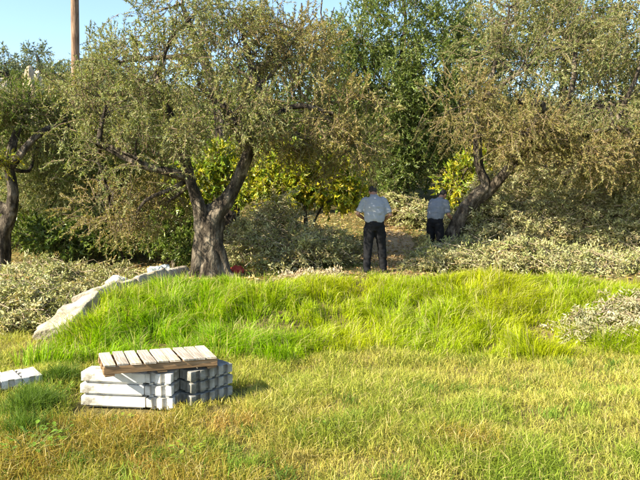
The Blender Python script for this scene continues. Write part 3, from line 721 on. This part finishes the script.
# terrace under the trees: short grass and fallen leaves
n = 60000
X = rng.uniform(-9, 10, n); Y = rng.uniform(10.6, 21, n)
dens = smooth((vnoise(X, Y, 1.3, 41) - .35) / .3)
path = np.exp(-((X - (1.55 + (Y - 14) * .12)) / .75) ** 2) * (Y > 12.2)
keep = (rng.random(n) < dens * (1 - .85 * path)) & ((Y > 11.4) | (X < ledge_x(Y) - .3))
X, Y = X[keep], Y[keep]; n = len(X)
c = pick([(.12, .19, .025), (.20, .24, .04), (.30, .25, .09)], [.45, .3, .25], n)
blades("terrace_grass", "thin grass under the olive trees", X, Y, rng.uniform(.05, .2, n), rng.uniform(.006, .012, n), c, np.abs(rng.normal(.6, .3, n)), M_meadow, slim=True)
n = 26000
X = rng.uniform(-8, 9, n); Y = rng.uniform(11.2, 21, n)
P = np.stack([X, Y, H(X, Y) + .012 + rng.random(n) * .03], 1)
d = norm(np.concatenate([rng.normal(size=(n, 2)), rng.normal(0, .15, (n, 1))], 1))
V, F, C = leaves(P, d, rng.uniform(.05, .11, n), rng.uniform(.02, .04, n), pick([(.40, .27, .10), (.34, .20, .08), (.46, .38, .2), (.25, .2, .07)], [.3, .25, .25, .2], n))
tag(link("leaf_litter", np_mesh("leaf_litter", V, F, C), M_dry), "fallen tan leaves on the ground under the trees", "leaf litter", kind="stuff")

# ------------------------------------------------------------------ broad-leaved weeds
def weed(label, px, py, nl, r, h, col=(.10, .19, .03)):
    D = CAM_Z * FPX / (py - HORIZON); x = (px - 320) / FPX * D; base = (x, D, Hs(x, D))
    root = thing("weed_plant", label, "weed", base, group="broad-leaved weeds in the meadow")
    V = []; F = []; C = []; T = Tubes()
    for k in range(nl):
        a = k * 2.4 + rng.normal(0, .3); rr_ = r * rng.uniform(.35, 1); hh_ = h * rng.uniform(.4, 1)
        tipp = np.array([math.cos(a) * rr_, math.sin(a) * rr_, hh_])
        T.add(curve((0, 0, -.02), tipp, 5, .05, .1), np.linspace(.004, .002, 5), 4)
        L_ = rng.uniform(.035, .065); W_ = L_ * .62
        d = norm(np.array([math.cos(a), math.sin(a), rng.normal(.1, .25)])); sd = norm(np.cross(d, [0, 0, 1.])); nn = np.cross(sd, d)
        pr = [(0, 0, 0), (.25, .38, .05), (.6, .5, .08), (1, 0, -.05), (.6, -.5, .08), (.25, -.38, .05)]
        b0 = len(V)
        for (u_, v_, w2) in pr: V.append(tipp + d * (u_ * L_) + sd * (v_ * W_) + nn * (w2 * L_))
        m_ = tipp + d * (.5 * L_); V.append(m_)
        for q in range(6): F.append((b0 + q, b0 + (q + 1) % 6, b0 + 6))
        C += [np.array(col) * np.array([1.25, 1.1, .5]) * rng.uniform(.7, 1.4)] * 7
    link("stem", T.mesh("stem"), M_grassstem, root)
    tag(link("foliage", np_mesh("foliage", np.array(V), np.array(F), np.array(C)), M_dense, root), kind="stuff")
M_grassstem = noise_mat("green_stem", [(.3, (.10, .14, .03)), (.7, (.17, .2, .05))], 6, 4, .8, 0)
weed("largest leafy weed at the bottom left corner", 22, 466, 60, .26, .22)
weed("leafy weed near the bottom left corner, second from the edge", 48, 452, 34, .17, .16)
weed("small pale green weed at the bottom edge below the pallet", 183, 468, 36, .14, .15, (.15, .24, .05))
weed("small weed in front of the block stack", 118, 434, 18, .09, .10, (.13, .2, .04))
weed("small weed in the middle of the meadow", 330, 446, 24, .12, .12, (.12, .2, .04))
weed("weed at the bottom edge right of the middle", 470, 462, 26, .13, .11, (.12, .2, .04))
weed("low weed at the foot of the tall grass on the left", 56, 402, 30, .12, .14, (.09, .16, .02))

# ------------------------------------------------------------------ concrete blocks and pallet
def block_mesh(L, W_, Hh, notch_x=True, notch_front=0, seed=0):
    """plan outline with square notches at both short ends (and optionally along the front), extruded; bottom edge rebated"""
    def side_notches(n, length):
        pts = []; step = length / (2 * n + 1)
        for k in range(2 * n + 1): pts.append((k * step, (k + 1) * step, k % 2 == 1))
        return pts
    nd = .035
    out = []
    # front edge (y=-W/2) left to right
    if notch_front:
        for a, b_, cut in side_notches(notch_front, L):
            y = -W_ / 2 + (nd if cut else 0); out += [(-L / 2 + a, y), (-L / 2 + b_, y)]
    else: out += [(-L / 2, -W_ / 2), (L / 2, -W_ / 2)]
    if notch_x:
        for a, b_, cut in side_notches(1, W_)[0:]:
            x = L / 2 - (nd if cut else 0); out += [(x, -W_ / 2 + a), (x, -W_ / 2 + b_)]
    out += [(L / 2, W_ / 2), (-L / 2, W_ / 2)]
    if notch_x:
        for a, b_, cut in side_notches(1, W_):
            x = -L / 2 + (nd if cut else 0); out += [(x, W_ / 2 - a), (x, W_ / 2 - b_)]
    cl = []
    for q in out:
        if not cl or (abs(q[0] - cl[-1][0]) + abs(q[1] - cl[-1][1])) > 1e-5: cl.append(q)
    if abs(cl[0][0] - cl[-1][0]) + abs(cl[0][1] - cl[-1][1]) < 1e-5: cl.pop()
    bm = bmesh.new()
    def ring(z, inset):
        return [bm.verts.new((x * (1 - 2 * inset / L), y * (1 - 2 * inset / W_), z)) for x, y in cl]
    rings = [ring(0, .035), ring(.02, .032), ring(.028, 0), ring(Hh - .006, 0), ring(Hh, .006)]
    n = len(cl)
    for a, b_ in zip(rings, rings[1:]):
        for k in range(n): bm.faces.new((a[k], a[(k + 1) % n], b_[(k + 1) % n], b_[k]))
    bm.faces.new(rings[-1]); bm.faces.new(rings[0][::-1])
    bmesh.ops.triangulate(bm, faces=[f for f in bm.faces if len(f.verts) > 4])
    r2 = np.random.default_rng(seed)
    for v in bm.verts: v.co += Vector(r2.normal(0, .0016, 3))
    me = bpy.data.meshes.new("concrete_block"); bm.to_mesh(me); bm.free(); me.materials.append(M_block)
    return me
BH = .118
long_meshes = [block_mesh(.66, .22, BH, True, 0, s_) for s_ in (1, 2, 3)]
end_meshes = [block_mesh(.27, .22, BH, True, 2, s_) for s_ in (4, 5, 6)]
row_meshes = [block_mesh(.40, .20, BH, True, 3, s_) for s_ in (7, 8, 9)]
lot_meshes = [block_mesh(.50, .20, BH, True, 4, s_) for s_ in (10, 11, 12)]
for m_ in lot_meshes: m_.materials.clear(); m_.materials.append(M_shadeblock)
def put(me, x, y, z, rz, label, group):
    o = link("concrete_block", me); o.location = (x, y, z); o.rotation_euler = (0, 0, rz)
    return tag(o, label, "concrete block", group)
D0 = 6.02; near = Vector(((169 - 320) / FPX * D0, D0))     # near corner of the stack
gz = Hs(near.x - .3, D0 + .2) + .015
FR = R(-7)                                                   # front row direction
ex = Vector((math.cos(FR), math.sin(FR))); ey = Vector((-math.sin(FR), math.cos(FR)))
lay = ["bottom", "middle", "top"]
GRP = "blocks of the stack under the pallet"
BLOCK_SPOTS = []
for k in range(3):
    z = gz + k * (BH + .004)
    c = near - ex * (.27 + .012 + .33) + ey * .11 + ex * rng.normal(0, .008)
    put(long_meshes[k], c.x, c.y, z, FR + rng.normal(0, .012), f"long smooth white block in the {lay[k]} layer of the stack front", GRP)
    c = near - ex * .135 + ey * .11 + ex * rng.normal(0, .006)
    put(end_meshes[k], c.x, c.y, z, FR + rng.normal(0, .015), f"short notched block in the {lay[k]} layer at the near corner", GRP)
# a second lot set at an angle behind, its notched face turned away from the sun
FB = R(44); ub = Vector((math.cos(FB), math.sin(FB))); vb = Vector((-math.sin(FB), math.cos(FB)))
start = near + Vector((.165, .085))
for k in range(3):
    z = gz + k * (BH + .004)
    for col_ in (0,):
        for dep, dw in ((0, "notched"), (1, "inner")):
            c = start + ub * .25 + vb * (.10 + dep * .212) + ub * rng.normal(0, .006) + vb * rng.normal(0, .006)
            put(lot_meshes[(k + dep) % 3], c.x, c.y, z, FB + rng.normal(0, .008), f"{dw} shade-darkened block in the {lay[k]} layer of the angled lot at the right", GRP)
stack_top = gz + 3 * (BH + .004)

def box_mesh(name, a, b_, c, seed=0, jit=.002):
    bm = bmesh.new(); bmesh.ops.create_cube(bm, size=1.0)
    for v in bm.verts: v.co = Vector((v.co.x * a, v.co.y * b_, v.co.z * c))
    bmesh.ops.bevel(bm, geom=bm.edges[:], offset=min(a, b_, c) * .12, segments=1, affect='EDGES')
    r2 = np.random.default_rng(seed)
    for v in bm.verts: v.co += Vector(r2.normal(0, jit, 3))
    me = bpy.data.meshes.new(name); bm.to_mesh(me); bm.free()
    return me
# pallet: long side towards the camera, lying askew over the stack
PL, PW = 1.10, .52
a_ = px2w(104, 378, 5.82); b_ = px2w(212, 369, 6.24)
pd = Vector((b_.x - a_.x, b_.y - a_.y)); prz = math.atan2(pd.y, pd.x)
pmid = Vector((a_.x + b_.x, a_.y + b_.y)) / 2 + Vector((-math.sin(prz), math.cos(prz))) * PW / 2
pallet = thing("wooden_pallet", "weathered wooden pallet lying askew on top of the block stack", "pallet", (pmid.x, pmid.y, stack_top + .003 + .55 * math.sin(R(1.6))), prz)
pallet.rotation_euler = (0, R(1.6), prz)
for k, y in enumerate((-PW / 2 + .03, 0, PW / 2 - .03)):
    o = link("stringer", box_mesh("stringer", PL, .05, .075, 20 + k), M_beam, pallet); o.location = (0, y, .018 + .0375)
for k, x in enumerate((-PL / 2 + .06, 0, PL / 2 - .06)):
    o = link("bottom_board", box_mesh("bottom_board", .09, PW * .98, .018, 30 + k), M_beam, pallet); o.location = (x, 0, .008)
nbd = 9; pitch = PL / nbd
dm = [box_mesh("deck_board", PW * 1.0, pitch * .84, .02, 40 + k, .0025) for k in range(4)]
M_plankg = noise_mat("greyed_pallet_wood", [(.3, (.17, .135, .10)), (.5, (.34, .29, .23)), (.68, (.50, .45, .38))], 4, 12, .9, .6, 9, (1, 16, 6), bdist=.008)
for k, m_ in enumerate(dm): m_.materials.append(M_plankg if k in (1, 2) else M_plank)
for k in range(nbd):
    o = link("deck_board", dm[(0, 2, 3, 1, 0, 3, 2, 1, 3)[k]], None, pallet); o.location = (-PL / 2 + pitch * (k + .5) + rng.normal(0, .005), rng.normal(0, .012), .018 + .075 + .0105)
    o.rotation_euler = (0, 0, math.pi / 2 + rng.normal(0, .012))

# second lot of blocks at the left edge
e0 = px2w(38, 383, 1); D1 = 6.75; near2 = Vector(((36 - 320) / FPX * D1, D1 + .05)); FR2 = R(38)
ex2 = Vector((math.cos(FR2), math.sin(FR2))); ey2 = Vector((-math.sin(FR2), math.cos(FR2)))
words = ["farthest", "second farthest", "third farthest", "nearest"]
gz2 = Hs(near2.x - .3, near2.y - .2) + .05
for r_ in range(5):
    for k in range(1):
        c = near2 - ex2 * (.1 + r_ * .212) + ey2 * .22
        put(row_meshes[(r_ + k) % 3], c.x, c.y, gz2 + k * (BH + .004), FR2 + math.pi / 2 + rng.normal(0, .01) + math.pi,
            f"pale block lying at the left edge, {['first','second','third','fourth','fifth'][r_]} from its right corner", "blocks lying at the left edge")

# ------------------------------------------------------------------ people
def loft(bm, rings, sides=18, ref=(1, 0, 0)):
    """rings: (center, r_along_ref, r_other)"""
    C = np.array([r[0] for r in rings], float); tan = norm(np.gradient(C, axis=0))
    prev = None; vs = []
    for q, (c, ra, rb) in enumerate(rings):
        t = tan[q]; u = np.array(ref, float); u = u - t * np.dot(u, t); u = u / np.linalg.norm(u); v = np.cross(t, u)
        vs.append([bm.verts.new(tuple(np.array(c) + u * ra * math.cos(a) + v * rb * math.sin(a))) for a in np.linspace(0, 2 * math.pi, sides, endpoint=False)])
    for a, b_ in zip(vs, vs[1:]):
        for k in range(sides): bm.faces.new((a[k], a[(k + 1) % sides], b_[(k + 1) % sides], b_[k]))
    bm.faces.new(vs[0][::-1]); bm.faces.new(vs[-1])
def ball(bm, c, r):
    ret = bmesh.ops.create_uvsphere(bm, u_segments=20, v_segments=14, radius=1.0)
    for v in ret["verts"]: v.co = Vector((v.co.x * r[0] + c[0], v.co.y * r[1] + c[1], v.co.z * r[2] + c[2]))
def capsule_chain(bm, pts, rads, sides=14):
    P = [np.array(p, float) for p in pts]; rings = []
    d0 = norm(P[1] - P[0]); d1 = norm(P[-1] - P[-2])
    rings.append((P[0] - d0 * rads[0] * .9, rads[0] * .35, rads[0] * .35))
    for p_, r_ in zip(P, rads): rings.append((p_, r_, r_))
    rings.append((P[-1] + d1 * rads[-1] * .9, rads[-1] * .35, rads[-1] * .35))
    ref = (1, 0, 0) if abs(d0[0]) < .75 else (0, 1, 0)
    loft(bm, rings, sides, ref)
def fuse(bm, name, voxel, mat, smooth_it=4, wrinkle=0.0, wscale=9.0):
    bmesh.ops.recalc_face_normals(bm, faces=bm.faces[:])
    me = bpy.data.meshes.new(name + "_raw"); bm.to_mesh(me); bm.free()
    o = bpy.data.objects.new(name + "_raw", me); COL.objects.link(o)
    rm = o.modifiers.new("r", 'REMESH'); rm.mode = 'VOXEL'; rm.voxel_size = voxel
    sm = o.modifiers.new("s", 'SMOOTH'); sm.factor = .5; sm.iterations = smooth_it
    dg = bpy.context.evaluated_depsgraph_get()
    out = bpy.data.meshes.new_from_object(o.evaluated_get(dg)); out.name = name
    bpy.data.objects.remove(o); bpy.data.meshes.remove(me)
    nv = len(out.vertices)
    if wrinkle:
        nr = np.empty(nv * 3, np.float32); out.vertices.foreach_get("normal", nr)
        for v in out.vertices:
            q = v.co * wscale; q.z *= 1.7
            v.co += Vector(nr[v.index * 3:v.index * 3 + 3]) * wrinkle * (mnoise.noise(q) + .6 * mnoise.noise(q * 2.3))
    for f in out.polygons: f.use_smooth = True
    out.materials.clear(); out.materials.append(mat)
    return out
def person(label, loc, rz, scale, shirt_mat, J, hand_curl=.5):
    root = thing("person", label, "person", loc, rz)
    root.scale = (scale,) * 3
    A = lambda k: np.array(J[k], float)
    sp = [A('pelvis'), A('waist'), A('chest'), A('should'), A('neck'), A('neck2')]
    hd = A('head'); fw = norm(A('face'))                      # gaze direction
    upv = norm(A('head') - A('neck2')); rt = norm(np.cross(fw, upv)); upv = np.cross(rt, fw)
    # one continuous body
    bm = bmesh.new()
    loft(bm, [(sp[0] - (0, 0, .07), .10, .08), (sp[0], .145, .10), (sp[1], .13, .095), (sp[2], .155, .11), (sp[3] - (0, .0, .02), .15, .085), (sp[4], .065, .06), (sp[5], .055, .058), (sp[5] + upv * .05, .05, .05)], 20)
    ball(bm, hd + upv * .012, (.073, .088, .105)); ball(bm, hd + fw * .035 - upv * .055, (.055, .06, .055))
    capsule_chain(bm, [hd + fw * .085 + upv * .015, hd + fw * .112 - upv * .022], [.010, .016], 10)
    for s in (-1, 1):
        ball(bm, hd + rt * (s * .076) - fw * .005 - upv * .005, (.012, .022, .034))
        capsule_chain(bm, [hd + fw * .083 + rt * s * .018 + upv * .03, hd + fw * .073 + rt * s * .05 + upv * .028], [.011, .009], 8)
    capsule_chain(bm, [hd + fw * .09 - rt * .02 - upv * .062, hd + fw * .09 + rt * .02 - upv * .062], [.009, .009], 8)
    for s, k in ((-1, 'l'), (1, 'r')):
        sh, el, wr = A('sh_' + k), A('el_' + k), A('wr_' + k)
        capsule_chain(bm, [sh, sh * .5 + el * .5, el, el * .6 + wr * .4, wr], [.052, .047, .039, .040, .026])
        hp, kn, an = A('hip_' + k), A('kn_' + k), A('an_' + k)
        capsule_chain(bm, [hp, hp * .5 + kn * .5, kn, kn * .6 + an * .4, an], [.082, .075, .054, .056, .036])
        capsule_chain(bm, [an + (0, 0, -.03), an + (0, .12, -.055)], [.035, .03])
        # hand: palm, four fingers and a thumb
        hdir = norm(A('hand_' + k)); side = norm(np.cross(hdir, A('palm_' + k))); pn = norm(np.cross(side, hdir))   # pn: palm normal
        pc = wr + hdir * .05
        loft(bm, [(wr, .022, .020), (wr + hdir * .03, .034, .016), (wr + hdir * .07, .041, .015), (wr + hdir * .095, .040, .012), (wr + hdir * .102, .03, .006)], 12, tuple(side))
        for q, (o_, ln) in enumerate(((-.031, .072), (-.0105, .082), (.0105, .078), (.031, .060))):
            b0 = wr + hdir * .09 + side * o_ * 1.0
            dirs = []; ang = .25
            for seg in range(3):
                dirs.append(hdir * math.cos(ang) + pn * math.sin(ang) + side * o_ * 1.2); ang += hand_curl
            p1 = b0 + norm(dirs[0]) * ln * .45; p2 = p1 + norm(dirs[1]) * ln * .32; p3 = p2 + norm(dirs[2]) * ln * .25
            capsule_chain(bm, [b0 - hdir * .02, b0, p1, p2, p3], [.008, .0092, .0088, .008, .007], 8)
        tb = wr + hdir * .03 - side * .028
        t1 = tb + norm(hdir * .6 - side * .75 + pn * .3) * .042; t2 = t1 + norm(hdir * .9 - side * .25 + pn * .35) * .034
        capsule_chain(bm, [tb, t1, t2], [.013, .011, .009], 8)
    link("body", fuse(bm, "body", .0095, M_skin, 2), None, root)
    # eyes
    for s in (-1, 1):
        bm = bmesh.new(); ball(bm, hd + fw * .078 + rt * s * .032 + upv * .012, (.011, .011, .009)); me = bpy.data.meshes.new("eye"); bm.to_mesh(me); bm.free(); link("eye", me, M_eye, root)
    # hair
    bm = bmesh.new()
    ball(bm, hd + upv * .034 - fw * .012, (.080, .094, .098))
    me_cut = []
    ball(bm, hd - fw * .04 + upv * .0, (.070, .060, .066))
    hair = fuse(bm, "hair", .008, M_hair, 2, .006, 40)
    link("hair", hair, None, root)
    # shirt
    bm = bmesh.new()
    hem = sp[0] * .45 + sp[1] * .55
    loft(bm, [(hem - (0, 0, .055), .172, .125), (hem, .196, .142), (sp[1] + (0, 0, .05), .205, .150), (sp[2], .215, .148), (sp[2] * .4 + sp[3] * .6, .212, .134), (sp[3] + (0, 0, .0), .175, .100), (sp[4] - (0, 0, .012), .085, .075), (sp[4] + (0, 0, .028), .072, .068)], 28)
    for s, k in ((-1, 'l'), (1, 'r')):
        sh, el = A('sh_' + k), A('el_' + k); d = norm(el - sh); Ls = np.linalg.norm(el - sh); f = J.get('sleeve', .82)
        capsule_chain(bm, [sh - d * .02, sh + d * Ls * .35, sh + d * Ls * .7], [.075, .072, .068])
        loft(bm, [(sh + d * Ls * .3, .072, .070), (sh + d * Ls * .6, .070, .068), (sh + d * Ls * f, .073, .070)], 16, (0, 1, 0))
    link("shirt", fuse(bm, "shirt", .014, shirt_mat, 5, .014, 8), None, root)
    bm = bmesh.new(); cpt = sp[4] + (0, .004, .012)
    loft(bm, [(cpt - (0, 0, .008), .078, .074), (cpt + (0, -.004, .03), .074, .072)], 20)
    link("collar", fuse(bm, "collar", .008, shirt_mat, 2), None, root)
    # trousers
    bm = bmesh.new()
    loft(bm, [(sp[0] - (0, 0, .12), .12, .10), (sp[0] - (0, 0, .03), .190, .138), (sp[0] * .6 + sp[1] * .4, .186, .134), (hem + (0, 0, .005), .178, .128)], 24)
    for s, k in ((-1, 'l'), (1, 'r')):
        hp, kn, an = A('hip_' + k), A('kn_' + k), A('an_' + k)
        capsule_chain(bm, [hp + (0, 0, -.01), hp * .5 + kn * .5, kn, kn * .5 + an * .5], [.112, .104, .088, .082])
        loft(bm, [(kn, .08, .08), (kn * .4 + an * .6, .074, .078), (an + (0, .01, -.005), .072, .088), (an + (0, .012, -.035), .070, .090)], 16)
    link("trousers", fuse(bm, "trousers", .015, M_trouser, 4, .012, 7), None, root)
    bm = bmesh.new()
    loft(bm, [(hem - (0, 0, .035), .174, .130), (hem - (0, 0, .03), .178, .134), (hem - (0, 0, .005), .178, .134), (hem, .174, .130)], 28)
    bmesh.ops.recalc_face_normals(bm, faces=bm.faces[:]); me = bpy.data.meshes.new("belt"); bm.to_mesh(me); bm.free(); link("belt", me, M_belt, root)
    for k in 'lr':
        an = A('an_' + k); bm = bmesh.new(); z0 = -.07
        f = lambda y, z: an + (0, y, z)
        loft(bm, [(f(-.075, -.04), .026, .03), (f(-.06, -.036), .040, .044), (f(0, -.034), .044, .046), (f(.07, -.046), .048, .034), (f(.14, -.056), .050, .024), (f(.19, -.062), .032, .016)], 14)
        link("shoe", fuse(bm, "shoe", .008, M_shoe, 2), None, root)
    return root
base_J = dict(pelvis=(0, 0, .95), waist=(0, .01, 1.09), chest=(0, .03, 1.29), should=(0, .07, 1.43), neck=(0, .115, 1.49), neck2=(0, .175, 1.53),
              head=(0, .235, 1.572), face=(0, .68, -.73),
              sh_l=(-.185, .07, 1.405), el_l=(-.325, .03, 1.15), wr_l=(-.17, .23, 1.05), hand_l=(.55, .75, .1), palm_l=(.3, -.2, -.9),
              sh_r=(.185, .07, 1.405), el_r=(.30, .00, 1.13), wr_r=(.21, .20, 1.02), hand_r=(-.45, .85, -.05), palm_r=(-.3, -.2, -.9),
              hip_l=(-.10, 0, .90), kn_l=(-.125, .01, .49), an_l=(-.15, -.03, .085), hip_r=(.10, 0, .90), kn_r=(.155, .06, .49), an_r=(.19, .06, .085), sleeve=.86)
mx, my = (374.5 - 320) / FPX * 12.1, 12.1
person("person seen from behind in plain blue-grey shirt and black trousers, head bowed", (mx, my, Hs(mx, my) + .005), R(3), 1.0, M_shirt, base_J)
J2 = dict(base_J); J2.update(waist=(0, .03, 1.08), chest=(0, .09, 1.27), should=(0, .16, 1.40), neck=(0, .21, 1.455), neck2=(0, .27, 1.50), head=(0, .33, 1.54), face=(0, .7, -.72),
     sh_l=(-.18, .15, 1.375), el_l=(-.24, .13, 1.10), wr_l=(-.17, .34, 1.01), hand_l=(.3, .9, -.2), palm_l=(.5, -.1, -.8),
     sh_r=(.18, .16, 1.375), el_r=(.25, .16, 1.10), wr_r=(.20, .38, 1.00), hand_r=(-.2, .95, -.1), palm_r=(-.5, -.1, -.8),
     kn_l=(-.12, .02, .49), an_l=(-.13, -.02, .085), kn_r=(.12, .05, .49), an_r=(.14, .06, .085))
m2 = ((435 - 320) / FPX * 14.0, 14.0)
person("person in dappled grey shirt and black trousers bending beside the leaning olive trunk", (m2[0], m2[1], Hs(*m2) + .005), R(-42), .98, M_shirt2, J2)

# ------------------------------------------------------------------ small things
bm = bmesh.new(); bmesh.ops.create_icosphere(bm, subdivisions=4, radius=1)
for v in bm.verts:
    q = v.co.copy(); v.co = Vector((q.x * .14, q.y * .12, max(q.z, -.55) * .10)) * (1 + .3 * mnoise.noise(q * 2.2) + .14 * mnoise.noise(q * 6))
for f in bm.faces: f.smooth = True
me = bpy.data.meshes.new("cloth_bundle"); bm.to_mesh(me); bm.free()
o = link("cloth_bundle", me, M_red); x, y = (236 - 320) / FPX * 12.2, 12.2; o.location = (x, y, Hs(x, y) + .055)
tag(o, "crumpled red bundle lying beside the forked olive trunk", "bundle")
bm = bmesh.new(); bmesh.ops.create_grid(bm, x_segments=22, y_segments=14, size=.5)
for v in bm.verts:
    q = v.co.copy(); v.co = Vector((q.x * .45, q.y * .4, .05 * mnoise.noise(q * 5) + .03 * mnoise.noise(q * 12 + Vector((3, 1, 2))) + .06))
bmesh.ops.solidify(bm, geom=bm.faces[:], thickness=.008)
for f in bm.faces: f.smooth = True
me = bpy.data.meshes.new("plastic_sheet"); bm.to_mesh(me); bm.free()
o = link("plastic_sheet", me, M_white); x, y = (158 - 320) / FPX * 12.65, 12.65; o.location = (x, y, Hs((165 - 320) / FPX * 12.2, 12.2) + .53); o.rotation_euler = (R(12), R(-5), .3)
tag(o, "crumpled pale sheet lying on the rock left of the forked trunk", "sheet")
